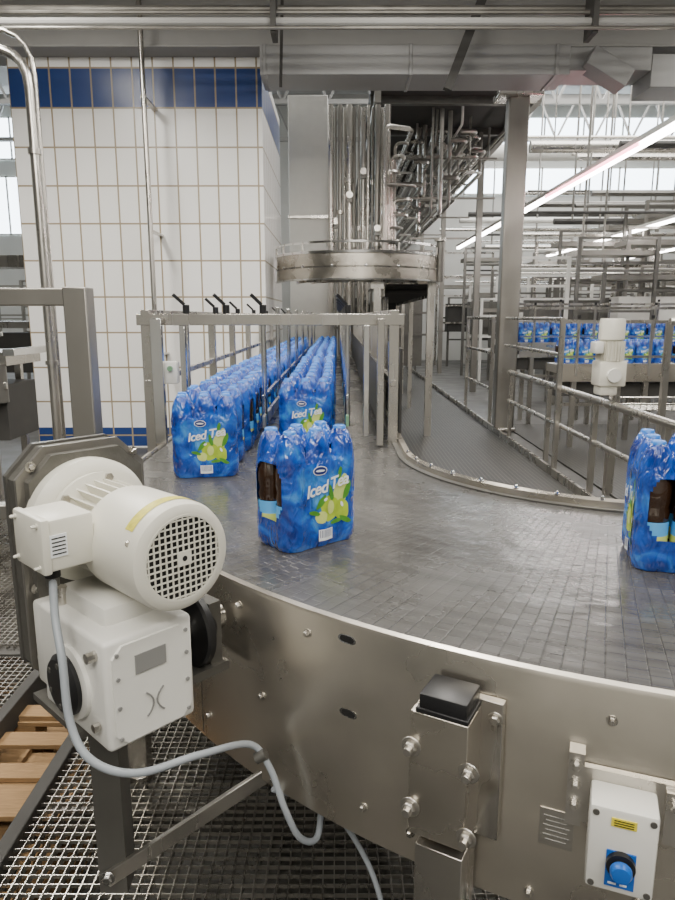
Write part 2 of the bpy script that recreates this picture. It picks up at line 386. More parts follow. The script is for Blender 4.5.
for i in range(30):
    a=2*math.pi*i/30
    b.box((.081*math.cos(a),.081*math.sin(a),-.06),(.026,.0032,.125),CREAM,ax(.135),rz=a)
b.lathe([(.09,0),(.105,.002),(.107,.016),(.092,.022),(.07,.03)],CREAM,ax(.268),40)
b.lathe([(.130,0),(.130,.03),(.114,.045),(.095,.048)],CREAM,ax(.315),56)
for i in range(6):
    a=2*math.pi*i/6+.3; Q=ax(.268)@Matrix.Translation((.097*math.cos(a),.097*math.sin(a),.018)); b.lathe([(.009,0),(.009,.008)],STEEL,Q,6)
def octo(x0,x1,z0,z1,c,c2=None):
    c2=c2 or c
    return [(x0+c2,z0),(x1-c2,z0),(x1,z0+c2),(x1,z1-c),(x1-c,z1),(x0+c,z1),(x0,z1-c),(x0,z0+c2)]
b.prism(octo(.012,.287,.90,1.385,.06,.03),.345,.385,CAST,G)
b.prism(octo(.008,.291,.896,1.39,.06,.03),.385,.40,DSTEEL,G)
b.prism(octo(.008,.291,.896,1.39,.06,.03),.335,.345,OSTEEL,G)
b.prism(octo(.024,.272,.92,1.375,.05,.02),.312,.335,CAST,G)
for x,z in [(.036,1.355),(.262,1.355),(.026,1.1),(.026,.95),(.275,1.1)]: b.bolt(G@Vector((x,.328,z)),G.to_3x3()@Vector((0,-1,0)),STEEL,r=.007)
b.cbox((.004,.15,1.262),(.085,.115,.095),CREAM,.008,G); b.cbox((-.042,.15,1.262),(.016,.12,.10),CREAM,.005,G)
b.cbox((.045,.15,1.25),(.06,.09,.07),CREAM,.006,G)
b.box((-.021,.0915,1.262),(.03,.002,.04),WPRINT,G); 
for i in range(5): b.box((-.021,.090,1.248+.007*i),(.024,.001,.002),DARK,G)
for y in (.105,.195):
    for z in (1.225,1.30): b.bolt(G@Vector((-.050,y,z)),G.to_3x3()@Vector((-1,0,0)),CREAM,r=.003)
b.cyl((-.02,.13,1.195),(-.02,.13,1.22),.014,BLACK,M=G)
vs=[];fs=[]
for i in range(15):
    a=R(52+ i*6.5)
    for y in (-.020,.004): vs.append((MX+.1015*math.cos(a),y,MZ+.1015*math.sin(a)))
for i in range(14): fs.append((2*i,2*i+1,2*i+3,2*i+2))
b.add(vs,fs,YELS,G)
b.cbox((.09,.13,.995),(.18,.26,.21),WHITEP,.010,G,seg=3)
b.cbox((.09,.27,.995),(.16,.10,.18),WHITEP,.01,G)
b.cbox((.09,.15,1.11),(.11,.18,.05),WHITEP,.012,G)
b.prism(octo(.012,.168,.902,1.088,.02),-.006,0.004,WHITEP,G)
b.box((.085,-.0075,1.045),(.062,.002,.036),LABEL,G)
for sx in (-1,1):
    for k in range(9):
        t=-1+.25*k
        b.box((.09+sx*(.004+.011*t*t),-.0072,.960+.021*t),(.003,.002,.0075),LABEL,G,ry=sx*math.atan(1.05*t))
for x in (.02,.16):
    for z in (.915,.975,1.03,1.075): b.lathe([(.004,0),(.004,.003)],LABEL,G@Matrix.Translation((x,-.006,z))@Matrix.Rotation(R(90),4,'X'),10)
for x,y in [(.03,.22)]: b.cyl((x,y,1.09),(x,y,1.135),.012,STEEL,12,M=G)
b.cyl((.015,.03,1.07),(-.018,.03,1.07),.010,STEEL,8,M=G)
b.cyl((-.002,.03,.935),(-.014,.03,.935),.008,STEEL,8,M=G)
LX=G@Matrix.Translation((0,.125,.985))@Matrix.Rotation(R(-90),4,'Y')
b.lathe([(.070,0),(.070,.008),(.060,.012)],WHITEP,LX,36); b.lathe([(.058,.008),(.058,.020),(.050,.028),(.02,.030)],BLACK,LX,36)
for i in range(6):
    a=i*R(60); b.lathe([(.006,.024),(.006,.030)],DSTEEL,LX@Matrix.Translation((.04*math.cos(a),.04*math.sin(a),0)),6)
RX=G@Matrix.Translation((.18,.15,.99))@Matrix.Rotation(R(90),4,'Y')
b.lathe([(.08,0),(.08,.012),(.062,.02),(.055,.05)],BLACK,RX,36)
b.lathe([(.03,.04),(.03,.17)],CHROME,RX,24)
b.lathe([(.085,.08),(.09,.085),(.09,.098),(.07,.102),(.05,.13)],BLACK,RX,36)
b.box((.305,.16,.98),(.03,.12,.14),DSTEEL,G); b.box((.28,.16,.90),(.10,.14,.02),DSTEEL,G)
b.box((.09,.2,.885),(.2,.2,.014),DSTEEL,G)
b.obj()
b=B('power_cable')
p0=G@Vector((-.02,.13,1.20))
b.tube([p0,(-.497,1.11,1.13),(-.476,1.076,1.066),(-.46,1.05,.964),(-.42,1.03,.905),(-.35,1.05,.866),(-.264,1.15,.83),(-.183,1.262,.775),(-.142,1.262,.72),(-.11,1.247,.632),(-.08,1.26,.553),(-.045,1.30,.52),(-.036,1.364,.57),(-.03,1.42,.66)],.0072,GREYC,12)
b.cyl(p0+Vector((0,0,.0)),p0-Vector((0,0,.022)),.011,DSTEEL)
b.tube([(-.142,1.30,.64),(-.02,1.33,.57),(.06,1.30,.47),(.10,1.25,.38),(.12,1.3,.2)],.006,GREYC,10)
b.lathe([(.012,-.012),(.012,.012)],DSTEEL,Matrix.Translation((-.16,1.262,.748))@Matrix.Rotation(R(60),4,'Y'),12)
b.obj()

# ------------------------------------------------------------ packs
br_=.040
cs=[(x,y) for x in (-2*br_,0,2*br_) for y in (-br_,br_)]
HX,HY=3*br_,2*br_
def rr(a):
    dx,dy=math.cos(a),math.sin(a); best=0
    for cx,cy in cs:
        p=cx*dx+cy*dy; q=cx*cx+cy*cy-br_*br_; D=p*p-q
        if D>=0: best=max(best,p+math.sqrt(D))
    n=7; se=((abs(dx)/(HX*.97))**n+(abs(dy)/(HY*.955))**n)**(-1/n)
    return max(best,se)
def topz(x,y):
    h=0
    for cx,cy in cs:
        d=math.hypot(x-cx,y-cy)/br_
        if d<1: h=max(h,.088*(1-d*d)**.62)
    return .218+min(h,.078)
def packmesh():
    b=B('beverage_six_pack'); NA=144
    zs=[.0,.012,.03]+[.03+.0115*i for i in range(1,17)]+[.220]
    def sc(z):
        if z<.005: return .93
        if z<.02: return .985
        if .085<z<.115: return .988
        if z>.216: return .985
        return 1
    vs=[]
    for z in zs:
        for i in range(NA):
            a=2*math.pi*i/NA; r=rr(a)*sc(z); vs.append((r*math.cos(a),r*math.sin(a),z))
    top=[.95,.88,.8,.7,.6,.5,.4,.3,.2,.1]
    for s in top:
        for i in range(NA):
            a=2*math.pi*i/NA; r=rr(a)*s; x,y=r*math.cos(a),r*math.sin(a); vs.append((x,y,topz(x,y)))
    nr_=len(zs)+len(top); fs=[]
    for j in range(nr_-1):
        for i in range(NA):
            k=(i+1)%NA; q=(j*NA+i,j*NA+k,(j+1)*NA+k,(j+1)*NA+i)
            c=[sum(vs[t][u] for t in q)/4 for u in range(3)]
            if j<len(zs)-1 and abs(c[0])>HX*.75:
                if (abs(c[1])/.056)**2.5+(abs(c[2]-.150)/.078)**2.5<1: continue   # open end of the shrink wrap
            fs.append(q)
    fs.append(tuple(reversed(range(NA)))); fs.append(tuple((nr_-1)*NA+i for i in range(NA)))
    b.add(vs,fs,FILM)
    for cx,cy in cs:
        T=Matrix.Translation((cx,cy,0)); q=br_-.003
        b.lathe([(q*.8,.002),(q,.012),(q,.055)],TEA,T,24)
        b.lathe([(q+.0004,.055),(q+.0004,.085)],LIMED,T,24,cap=False)
        b.lathe([(q+.0004,.085),(q+.0004,.118)],LBLUE,T,24,cap=False)
        b.lathe([(q,.055),(q-.002,.122),(q,.135),(q-.003,.15),(q,.165),(q,.20),(q*.8,.235),(q*.45,.268),(.014,.275)],TEA,T,24)
        b.lathe([(.0165,.275),(.0165,.299),(.013,.302)],CAPB,T,16)
    def yside(x):
        y=HY*.955
        for cx,cy in cs:
            if cy>0 and abs(x-cx)<br_: y=max(y,cy+math.sqrt(br_**2-(x-cx)**2))
        return y
    def patch(poly_or_mesh,m,side,off):
        vs_,fs_=poly_or_mesh; out=[]
        for s,z in vs_:
            if side=='y-': out.append((s,-(yside(s)+off),z))
            else: out.append((-s,(yside(s)+off),z))
        b.add(out,fs_,m)
    def ell(cx,cz,rx,rz,rot=0,n=24,rg=5,wob=0):
        v=[(cx,cz)];f=[]
        for j in range(1,rg+1):
            for i in range(n):
                a=2*math.pi*i/n; w=1+wob*math.sin(3*a+cx*90)+wob*.7*math.sin(5*a); x=rx*w*j/rg*math.cos(a); z=rz*w*j/rg*math.sin(a)
                v.append((cx+x*math.cos(rot)-z*math.sin(rot),cz+x*math.sin(rot)+z*math.cos(rot)))
        for i in range(n): f.append((0,1+i,1+(i+1)%n))
        for j in range(rg-1):
            for i in range(n): k=(i+1)%n; f.append((1+j*n+i,1+(j+1)*n+i,1+(j+1)*n+k,1+j*n+k))
        return v,f
    def rect(x0,x1,z0,z1,n=8):
        v=[];f=[]
        for i in range(n+1):
            x=x0+(x1-x0)*i/n; v+=[(x,z0),(x,z1)]
        for i in range(n): f.append((2*i,2*i+2,2*i+3,2*i+1))
        return v,f
    cu=bpy.data.curves.new('t','FONT'); cu.body='Iced Tea'; cu.size=.043; cu.align_x='CENTER'; cu.shear=.3; cu.offset=.0009; cu.space_character=.92
    to=bpy.data.objects.new('t',cu); S.collection.objects.link(to); bpy.context.view_layer.update()
    tm=bpy.data.meshes.new_from_object(to); tv=[(v.co.x,v.co.y) for v in tm.vertices]; tf=[tuple(p.vertices) for p in tm.polygons]
    bpy.data.objects.remove(to)
    for side in ('y-','y+'):
        patch(ell(.050,.125,.022,.055,-.25,wob=.08),LIMED,side,.0006)
        patch(ell(.016,.098,.029,.034,.2,wob=.05),LIME,side,.0010)
        patch(ell(.054,.088,.023,.028,.2,wob=.05),LIME,side,.0012)
        patch(ell(-.012,.078,.018,.016,wob=.05),LIMED,side,.0014)
        for (x,z,rx,rz,ro) in [(-.012,.118,.022,.008,.9),(.072,.138,.026,.008,1.2),(.02,.138,.022,.007,1.8),(.066,.060,.020,.007,-.5),(-.033,.092,.018,.006,-.3),(.036,.060,.018,.006,.1),(.05,.185,.018,.006,1.4)]:
            patch(ell(x,z,rx,rz,ro,wob=.06),LEAF,side,.0017)
        patch(ell(.018,.100,.012,.018),LIMED,side,.0020)
        patch(ell(.0,.124,.006,.004,.4),WPRINT,side,.0020); patch(ell(.056,.102,.004,.008,.4),WPRINT,side,.0020)
        c,s_=math.cos(.16),math.sin(.16)
        patch(([(x*c-y*s_+.006,x*s_+y*c+.146) for x,y in tv],tf),WPRINT,side,.0062)
        patch(ell(-.016,.200,.021,.012),WPRINT,side,.0016); patch(ell(-.016,.200,.0185,.0098),NAVY,side,.0022)
        patch(ell(-.016,.200,.013,.003),WPRINT,side,.0026)
        patch(rect(-.020,.024,.016,.046),WPRINT,side,.0018)
        for i in range(9): patch(rect(-.016+.0043*i,-.0145+.0043*i,.024,.044,2),NAVY,side,.0024)
    return b
pb=packmesh(); p0_=pb.obj(ang=50,recalc=False); PM=p0_.data
def pack(x,y,rz,first=None,parent=None,z=ZT,name='beverage_six_pack'):
    o=first or bpy.data.objects.new(name,PM)
    if not first: S.collection.objects.link(o)
    o.location=(x,y,z+.0015); o.rotation_euler=(0,0,R(rz))
    if parent: o.parent=parent
    return o
pack(-.082,1.715,40,first=p0_)
pack(.79,1.575,74)
pack(-.492,2.48,10)
pack(-.145,3.04,2)
lane=empty('beverage_pack_row')
for i in range(1,30):
    y=2.5+.235*i
    if y<9.9: pack(-.50+random.uniform(-.012,.012),y,random.uniform(-3,3)+ (6 if i<2 else 0),parent=lane,name='six_pack')
lane2=empty('beverage_pack_row')
for i in range(1,30):
    y=3.1+.235*i
    if y<9.9: pack(-.14+random.uniform(-.012,.012),y,random.uniform(-3,3),parent=lane2,name='six_pack')

# ------------------------------------------------------------ guide frame on infeed
b=B('lane_guide_frame')
ys=[3.1,3.85,4.7,5.6,6.6,7.7,8.9,10.0]
for i,y in enumerate(ys):
    b.box((-.86,y,1.2),(.045,.045,.90),STEEL); b.box((.255,y,1.2),(.045,.045,.90),STEEL)
    b.box((-.30,y,1.635),(1.20,.05,.05),STEEL)
    for x in (-.335,.045): b.cyl((x,y,1.15),(x,y,1.70),.013,CHROME)
    for x in ((-.68,-.50,-.335,.045) if i==0 else (-.68,.045)):
        b.cyl((x,y,1.66),(x,y,1.70),.016,BLACK); b.bar((x-.005,y-.01,1.70),(x-.05,y-.03,1.745),.014,.014,BLACK)
b.box((.19,3.0,1.36),(.03,.04,.56),STEEL)
b.box((.13,3.06,1.36),(.025,.03,.50),CHROME)
b.box((-.80,3.03,1.36),(.05,.03,.56),CHROME)
b.box((-.70,3.10,1.36),(.025,.03,.5),CHROME)
for x in (-.86,.255):
    b.box((x,6.55,1.66),(.04,6.95,.035),STEEL)
    b.box((x,6.55,1.35),(.025,6.95,.03),STEEL)
for x in (-.66,-.335,.045):
    b.box((x,6.5,1.18),(.014,6.9,.05),GREEN if x>0 else STEEL)
    b.box((x,6.5,1.29),(.014,6.9,.02),CHROME)
b.obj(bevel=.002)
b=B('side_guard_panel')
b.box((.21,6.5,1.26),(.012,6.6,.30),DPAINT); b.box((.30,5.9,1.25),(.012,5.4,.5),DPAINT)
b.obj()
b=B('sensor_box'); b.cbox((-.75,3.07,1.40),(.06,.05,.10),WHITEP,.006); b.cyl((-.75,3.05,1.42),(-.75,3.03,1.42),.012,GREEN); b.cyl((-.84,3.08,1.40),(-.77,3.08,1.40),.01,STEEL); b.obj()

# ------------------------------------------------------------ floor, pit, gratings, pallets
b=B('floor')
def quad(b,x0,x1,y0,y1,z,m): b.add([(x0,y0,z),(x1,y0,z),(x1,y1,z),(x0,y1,z)],[(0,1,2,3)],m)
X0,X1,Y0,Y1=-15,16,-5,26; px0,px1,py0,py1=-2.3,1.6,.2,3.1; PZ=-.45
quad(b,X0,X1,Y0,py0,0,FLOOR); quad(b,X0,px0,py0,py1,0,FLOOR); quad(b,px1,X1,py0,py1,0,FLOOR); quad(b,X0,X1,py1,Y1,0,FLOOR)
quad(b,px0,px1,py0,py1,PZ,PITF)
b.add([(px0,py0,0),(px1,py0,0),(px1,py1,0),(px0,py1,0),(px0,py0,PZ),(px1,py0,PZ),(px1,py1,PZ),(px0,py1,PZ)],[(0,1,5,4),(1,2,6,5),(2,3,7,6),(3,0,4,7)],PITF)
b.obj()
b=B('walkway_mesh_deck')
b.box((1.45,12.6,.01),(1.56,18.9,.02),MESHF); b.box((2.24,12.6,.05),(.03,18.9,.10),STEEL)
b.obj()
b=B('side_mesh_deck'); b.box((4.3,6.8,.01),(3.5,7.0,.02),MESHF); b.obj()
b=B('floor_grating')
def grate(x0,x1,y0,y1,sp=.034,dz=0):
    x=x0
    while x<=x1: b.box((x,(y0+y1)/2,-.015+dz),(.003,y1-y0,.03),STEEL); x+=sp
    y=y0
    while y<=y1: b.box(((x0+x1)/2,y,-.008+dz),(x1-x0,.003,.012),STEEL); y+=sp
grate(-1.03,1.58,.9,3.08); grate(-2.28,-1.42,.9,3.08)
b.obj()
b=B('floor_grating'); grate(-3.2,-1.3,3.15,5.6,.034,.032); b.obj()
b=B('floor_grating_support_beam')
b.box((-1.05,1.7,-.04),(.05,2.8,.11),DPAINT); b.box((-1.41,1.7,-.04),(.05,2.8,.11),DPAINT); b.box((.3,1.65,-.09),(.05,2.8,.11),DSTEEL)
b.box((-.35,2.1,-.1),(1.4,.05,.10),DSTEEL)
b.obj(bevel=.004)
for k in range(3):
    b=B('wooden_pallet'); z=PZ+.133*k; cx,cy=-1.36,2.30-.05*k
    for x in (-.33,0,.33):
        b.box((cx+x,cy,z+.011),(.10,1.1,.022),WOOD)
        for y in (-.5,0,.5): b.box((cx+x,cy+y,z+.055),(.10,.12,.066),WOOD)
    for y in (-.5,0,.5): b.box((cx,cy+y,z+.098),(.78,.12,.020),WOOD)
    for i in range(6): b.box((cx,cy-.5+i*.2,z+.119),(.78,.09,.020),WOOD)
    b.obj(bevel=.002)

# ------------------------------------------------------------ tiled column + left things
b=B('tiled_pillar'); b.box((-2.345,9.75,2.285),(2.93,2.5,4.57),TILE); b.obj()
b=B('stainless_vertical_pipe')
b.pipe([(-3.6,5,3.42),(-2.1,5,3.42),(-2.1,5,.04)],.033,STEEL,14,.25)
b.cyl((-2.1,5,2.75),(-2.1,5,2.79),.045,STEEL); b.cyl((-2.1,5,1.3),(-2.1,5,1.33),.045,STEEL); b.cyl((-2.1,5,.035),(-2.1,5,.05),.07,STEEL)
b.obj()
b=B('stainless_vertical_pipe')
b.pipe([(-3.6,5.2,3.62),(-2.14,5.2,3.62),(-2.14,5.2,.04)],.018,STEEL,12,.3)
b.cyl((-2.14,5.2,.035),(-2.14,5.2,.05),.05,STEEL)
b.obj()
b=B('stainless_vertical_pipe'); b.cyl((-2.12,8.0,.0),(-2.12,8.0,5.1),.030,STEEL); b.cyl((-2.12,8.0,0),(-2.12,8.0,.02),.06,STEEL)
for z in (1.2,2.6,4.0): b.box((-2.12,8.24,z),(.06,.5,.02),STEEL)
b.obj()
b=B('stainless_guard_rail')
b.box((-.83,2.22,.87),(.075,.075,1.74),OSTEEL); b.box((-1.55,2.22,1.71),(1.40,.065,.055),OSTEEL); b.box((-2.42,2.22,.87),(.07,.07,1.74),OSTEEL)
b.box((-1.55,2.22,1.0),(1.7,.05,.05),OSTEEL)
b.obj(bevel=.004)
b=B('left_line_conveyor')
b.box((-4.6,6.3,1.28),(3.4,.7,.12),STEEL); b.box((-4.6,5.93,1.5),(3.4,.03,.04),CHROME); b.box((-4.6,5.93,1.05),(3.4,.03,.06),STEEL)
b.box((-4.6,6.3,.8),(3.3,.6,.5),DPAINT)
for x in (-6,-5,-4,-3.1):
    for y in (6.0,6.6): b.box((x,y,.62),(.06,.06,1.24),STEEL)
    b.box((x,5.93,1.4),(.03,.03,.3),STEEL)
b.cyl((-3.0,5.95,1.24),(-3.0,5.95,.9),.09,DSTEEL)
b.box((-2.85,6.3,1.34),(.10,.8,.06),CHROME)
b.obj(bevel=.003)
b=B('left_line_conveyor')
b.box((-9,12.6,1.5),(9,.8,.12),STEEL); b.box((-9,12.2,1.85),(9,.03,.04),CHROME); b.box((-9,12.6,2.6),(9,.6,.2),STEEL)
b.box((-9,12.6,1.0),(8.6,.7,.7),DPAINT)
for i in range(8): b.box((-13+i*1.1,12.3,1.3),(.07,.07,2.6),STEEL)
b.obj()

# ------------------------------------------------------------ ceiling structures
b=B('ceiling'); b.box((.5,1.9,5.2),(31,13.8,.15),CONC); b.obj()
b=B('ceiling'); b.box((.5,17.4,9.1),(31,17.4,.2),CONC); b.obj()
b=B('wall_bulkhead'); b.box((.5,8.85,7.1),(31,.15,3.8),CONC); b.obj()
b=B('ceiling_beam'); b.box((.5,8.5,4.68),(30.8,.5,.20),BEAM); b.box((.5,8.5,4.59),(30.8,.6,.03),BEAM); b.box((.5,8.2,4.95),(30.8,.25,.30),BEAM)
b.obj(bevel=.01)
b=B('ventilation_duct'); b.box((.85,8.35,4.40),(3.4,.55,.30),DUCT); b.box((3.0,8.35,4.42),(.9,.5,.24),DUCT); b.box((4.6,8.35,4.30),(2.3,.5,.34),DUCT)
for x in (-.8,.8,2.4): b.box((x,8.35,4.40),(.04,.58,.32),DUCT)
b.box((2.95,8.1,4.30),(.5,.3,.2),DUCT,ry=.5)
b.obj(bevel=.008)
b=B('overhead_pipe')
for z,r,y in [(4.36,.035,7.0),(4.46,.022,7.05),(4.55,.03,7.2),(4.27,.016,6.9)]: b.cyl((-14,y,z),(15,y,z),r,BEAM if r>.03 else OSTEEL,10)
for x in range(-13,15,3):
    b.box((x+.4,7.05,4.68),(.05,.25,.88),DPAINT)
b.obj()
b=B('ceiling_brace'); b.bar((1.58,7.6,5.1),(1.14,7.6,3.95),.09,.09,DPAINT); b.bar((-.55,7.6,5.1),(-.62,8.0,4.1),.03,.03,DPAINT); b.obj()
b=B('stainless_support_column')
b.box((2.42,9.8,2.3),(.28,.20,4.6),OSTEEL); b.box((2.42,9.8,.03),(.32,.3,.06),STEEL); b.box((2.42,9.8,4.54),(.6,.4,.08),STEEL); b.obj(bevel=.02)
b=B('white_support_column'); b.box((-.46,11.6,2.5),(.62,.6,5.0),WHITEP); b.box((-.46,11.28,3.2),(.66,.03,.06),STEEL); b.obj(bevel=.01)
b=B('dark_backdrop_deck'); b.box((1.8,18.2,5.0),(2.6,14.6,.12),DPAINT)  # added dark slab, a backdrop for the darkness behind the pipes
for y in (11.2,13,15,17,19,21,23,25): b.box((1.8,y,4.90),(2.6,.12,.14),DSTEEL)
for x in (.6,3.0): b.box((x,18.2,4.88),(.1,14.6,.2),OSTEEL)
for y in (15,20,25): b.box((3.0,y,2.4),(.12,.12,4.8),OSTEEL); b.box((.6,y,2.4),(.12,.12,4.8),OSTEEL)
b.obj()
b=B('process_pipe_bundle')
pr=[.045,.02,.035,.022,.048,.03,.02,.038,.025,.02,.042,.03,.05]
for i in range(13):
    x=-.10+.07*i; r=pr[i]; y=10.75+.13*(i%2)
    b.cyl((x,y,0.0),(x,y,4.7),r,[STEEL,OSTEEL,OSTEEL,STEEL][i%4])
    b.cyl((x,y,2.7+.23*(i%5)),(x,y,2.76+.23*(i%5)),r*1.5,STEEL)
    if i%3==1:
        b.box((x,y-.05,2.9+.12*i%1.2),(.07,.07,.10),DSTEEL); b.cyl((x,y-.12,2.95+.12*i%1.2),(x,y,2.95+.12*i%1.2),.05,STEEL)
# risers that turn and run away under the added backdrop deck
for i in range(9):
    z=2.75+.20*i; x=.70+.05*(i%4); xe=.92+.06*(i%5)
    b.pipe([(x,10.5+.05*(i%4),2.5),(x,10.5+.05*(i%4),z),(xe,10.55+.07*(i%3),z),(xe,25,z)],[.03,.022,.036][i%3],[STEEL,OSTEEL,STEEL][i%3],8,.09)
b.obj()
b=B('overhead_pipe_rack')
for k in range(8):
    for i in range(10):
        x=1.28+.15*i+.07*(k%2); z=3.05+.22*k
        if x>1.2+ (k+1.5)*.22: continue
        y0=11.3+random.uniform(0,1.6); r=random.choice([.020,.028,.036]); m=random.choice([STEEL,OSTEEL,OSTEEL,WHITEP,STEEL])
        if random.random()<.45: b.pipe([(x,y0,4.85),(x,y0,z),(x,25.5,z)],r,m,8,.12)
        else: b.pipe([(x-.25,y0,z),(x,y0,z),(x,25.5,z)],r,m,8,.1)
for y in (12.2,14.5,17.5,22):
    for z in (3.0,3.66,4.3): b.box((1.75,y,z-.03),(1.0 if z<3.1 else 1.9,.03,.03),OSTEEL)
b.obj()

# ------------------------------------------------------------ overhead curved conveyor
b=B('overhead_curved_conveyor')
ox,oy=.27,9.6; ro=1.10; ri=.5
seg=40; 
def ring(r0,r1,z0,z1,m,a0=180,a1=400):
    vs=[];fs=[]
    for i in range(seg+1):
        a=R(a0+(a1-a0)*i/seg); c,s_=math.cos(a),math.sin(a)
        for r,z in ((r0,z0),(r1,z0),(r1,z1),(r0,z1)): vs.append((ox+r*c,oy+r*s_,z))
    for i in range(seg):
        for k in range(4): j=(k+1)%4; fs.append((i*4+k,i*4+j,(i+1)*4+j,(i+1)*4+k))
    b.add(vs,fs,m)
ring(ro-.02,ro,2.10,2.42,SKIRT); ring(ri,ri+.02,2.10,2.42,STEEL); ring(ri,ro,2.24,2.26,DSTEEL)
ring(ro-.02,ro+.02,2.41,2.44,CHROME); ring(ro-.02,ro+.02,2.09,2.11,CHROME)
ring(ri+.1,ri+.14,2.08,2.2,STEEL); ring(ri+.3,ri+.34,2.08,2.2,STEEL); ring(ro-.01,ro+.01,2.53,2.555,CHROME)
for i in range(10):
    a=R(186+22*i); c,s_=math.cos(a),math.sin(a)
    b.cyl((ox+(ro)*c,oy+(ro)*s_,2.42),(ox+(ro)*c,oy+(ro)*s_,2.54),.012,STEEL)
    b.bolt((ox+ro*c,oy+ro*s_,2.26),(c,s_,0),r=.014)
for x,y in ((.50,8.75),(1.25,9.3)): b.box((x,y,1.1),(.09,.09,2.2),STEEL)
b.box((.50,9.2,2.03),(.16,1.0,.08),STEEL); b.cyl((1.36,9.3,2.1),(1.36,9.3,2.62),.05,DSTEEL); b.cyl((1.36,9.3,2.62),(1.36,9.3,2.66),.08,STEEL)
b.bar((.62,9.3,2.02),(.62,20,1.95),.03,.22,STEEL); b.bar((1.30,9.3,2.02),(1.30,20,1.95),.03,.22,STEEL)
for k in range(40): b.cyl((.62,9.4+.26*k,1.98-.0017*k),(1.30,9.4+.26*k,1.98-.0017*k),.035,DPAINT,8)
b.bar((.96,9.3,2.06),(.96,20,1.99),.62,.02,DPAINT)
for y in (12.2,15,18): b.box((.62,y,.95),(.07,.07,1.9),STEEL); b.box((1.30,y,.95),(.07,.07,1.9),STEEL)
b.obj()

# ------------------------------------------------------------ handrails (right)
b=B('walkway_handrail')
for z,r in [(.48,.026),(.88,.036)]: b.cyl((2.42,4.3,z),(2.42,9.5,z),r,STEEL)
for y in (4.9,6.3,7.7,9.4): b.box((2.42,y,.44),(.05,.05,.88),STEEL)
b.obj(bevel=.002)
b=B('walkway_handrail')
for y in (7.2,10.4,12.4): b.box((2.36,y,.81),(.05,.05,1.62),STEEL)
for z in (.55,1.1,1.62): b.cyl((2.36,10.4,z),(2.36,12.5,z),.025,STEEL)
b.cyl((2.36,7.2,1.62),(2.36,9.6,1.62),.02,STEEL); b.cyl((2.36,7.2,1.25),(2.36,9.6,1.25),.02,STEEL)
b.obj()
b=B('walkway_handrail')
b.cyl((2.9,6.0,1.60),(6.5,6.0,1.58),.035,STEEL); b.box((2.9,6.0,.8),(.05,.05,1.6),STEEL); b.box((6.5,6.0,.8),(.05,.05,1.6),STEEL)
b.cyl((2.9,6.0,.45),(6.5,6.0,.45),.025,STEEL)
for x in (4.1,5.3): b.box((x,6.0,.8),(.05,.05,1.6),STEEL)
b.obj()
def line(name,xa,xb,y,z,packs=True):
    e=empty(name)
    b=B('frame'); L=xb-xa; cx=(xa+xb)/2
    b.box((cx,y,z-.06),(L,.55,.10),STEEL); b.box((cx,y-.28,z-.10),(L,.02,.22),SKIRT)
    b.box((cx,y-.30,z+.10),(L,.02,.03),CHROME); b.box((cx,y+.3,z+.2),(L,.02,.03),STEEL)
    b.box((cx,y,z+.52),(L,.05,.04),STEEL); b.box((cx,y-.22,z-.5),(L,.04,.04),STEEL)
    b.box((cx,y-.05,z-.32),(L,.3,.16),DPAINT)
    x=xa+.2
    while x<xb:
        for dy in (-.24,.24): b.box((x,y+dy,(z-.1)/2),(.06,.06,z-.1),STEEL)
        b.box((x,y-.30,z+.2),(.03,.03,.68),STEEL); b.box((x,y,z+.53),(.04,.6,.03),STEEL)
        b.cyl((x,y-.3,z+.56),(x,y-.3,z+.6),.02,BLACK)
        x+=.9
    b.obj(parent=e)
    if packs:
        x=xa+.15
        while x<xb-.2:
            pack(x,y+random.uniform(-.05,.05),random.uniform(-8,8),parent=e,z=z,name='six_pack')
            x+=.25+(random.random()<.10)*.2
line('pack_line_conveyor',2.75,10,10.6,1.25)
line('pack_line_conveyor',2.75,9.5,8.7,1.06)
line('pack_line_conveyor',3.0,12,13.0,1.35,False)
b=B('cable_tray')
for i in range(6): b.cyl((2.62,6.35+.06*i,.78),(6.2,6.35+.06*i,.78),.006,STEEL,6)
for i in range(60): b.cyl((2.62+.06*i,6.34,.90),(2.62+.06*i,6.34,.775),.004,STEEL,6); b.cyl((2.62+.06*i,6.34,.775),(2.62+.06*i,6.66,.775),.004,STEEL,6)
b.cyl((2.62,6.34,.90),(6.2,6.34,.90),.008,STEEL,6); b.cyl((2.62,6.34,.84),(6.2,6.34,.84),.005,STEEL,6)
for x in (3.0,6.1): b.box((x,6.5,.38),(.05,.05,.77),STEEL)
b.obj()
b=B('vertical_gear_motor')
vx,vy=2.42,6.05
b.lathe([(.10,0),(.11,.01),(.11,.16),(.10,.19)],CREAM,Matrix.Translation((vx,vy,1.44)),28)
for i in range(24):
    a=2*math.pi*i/24; b.box((vx+.105*math.cos(a),vy+.105*math.sin(a),1.35),(.03,.006,.17),CREAM,rz=a)
b.lathe([(.09,0),(.09,.2)],CREAM,Matrix.Translation((vx,vy,1.26)),28)
b.cbox((vx,vy,1.15),(.24,.2,.22),CREAM,.015); b.cbox((vx-.02,vy,1.01),(.16,.16,.10),CREAM,.015); b.cbox((vx-.14,vy-.05,1.38),(.08,.12,.10),WHITEP,.01)
b.cyl((vx,vy-.1,1.14),(vx,vy-.14,1.14),.06,WHITEP); b.box((vx+.12,vy+.12,.56),(.07,.07,1.12),STEEL); b.box((vx+.05,vy+.10,1.1),(.2,.05,.16),STEEL)
b.obj()

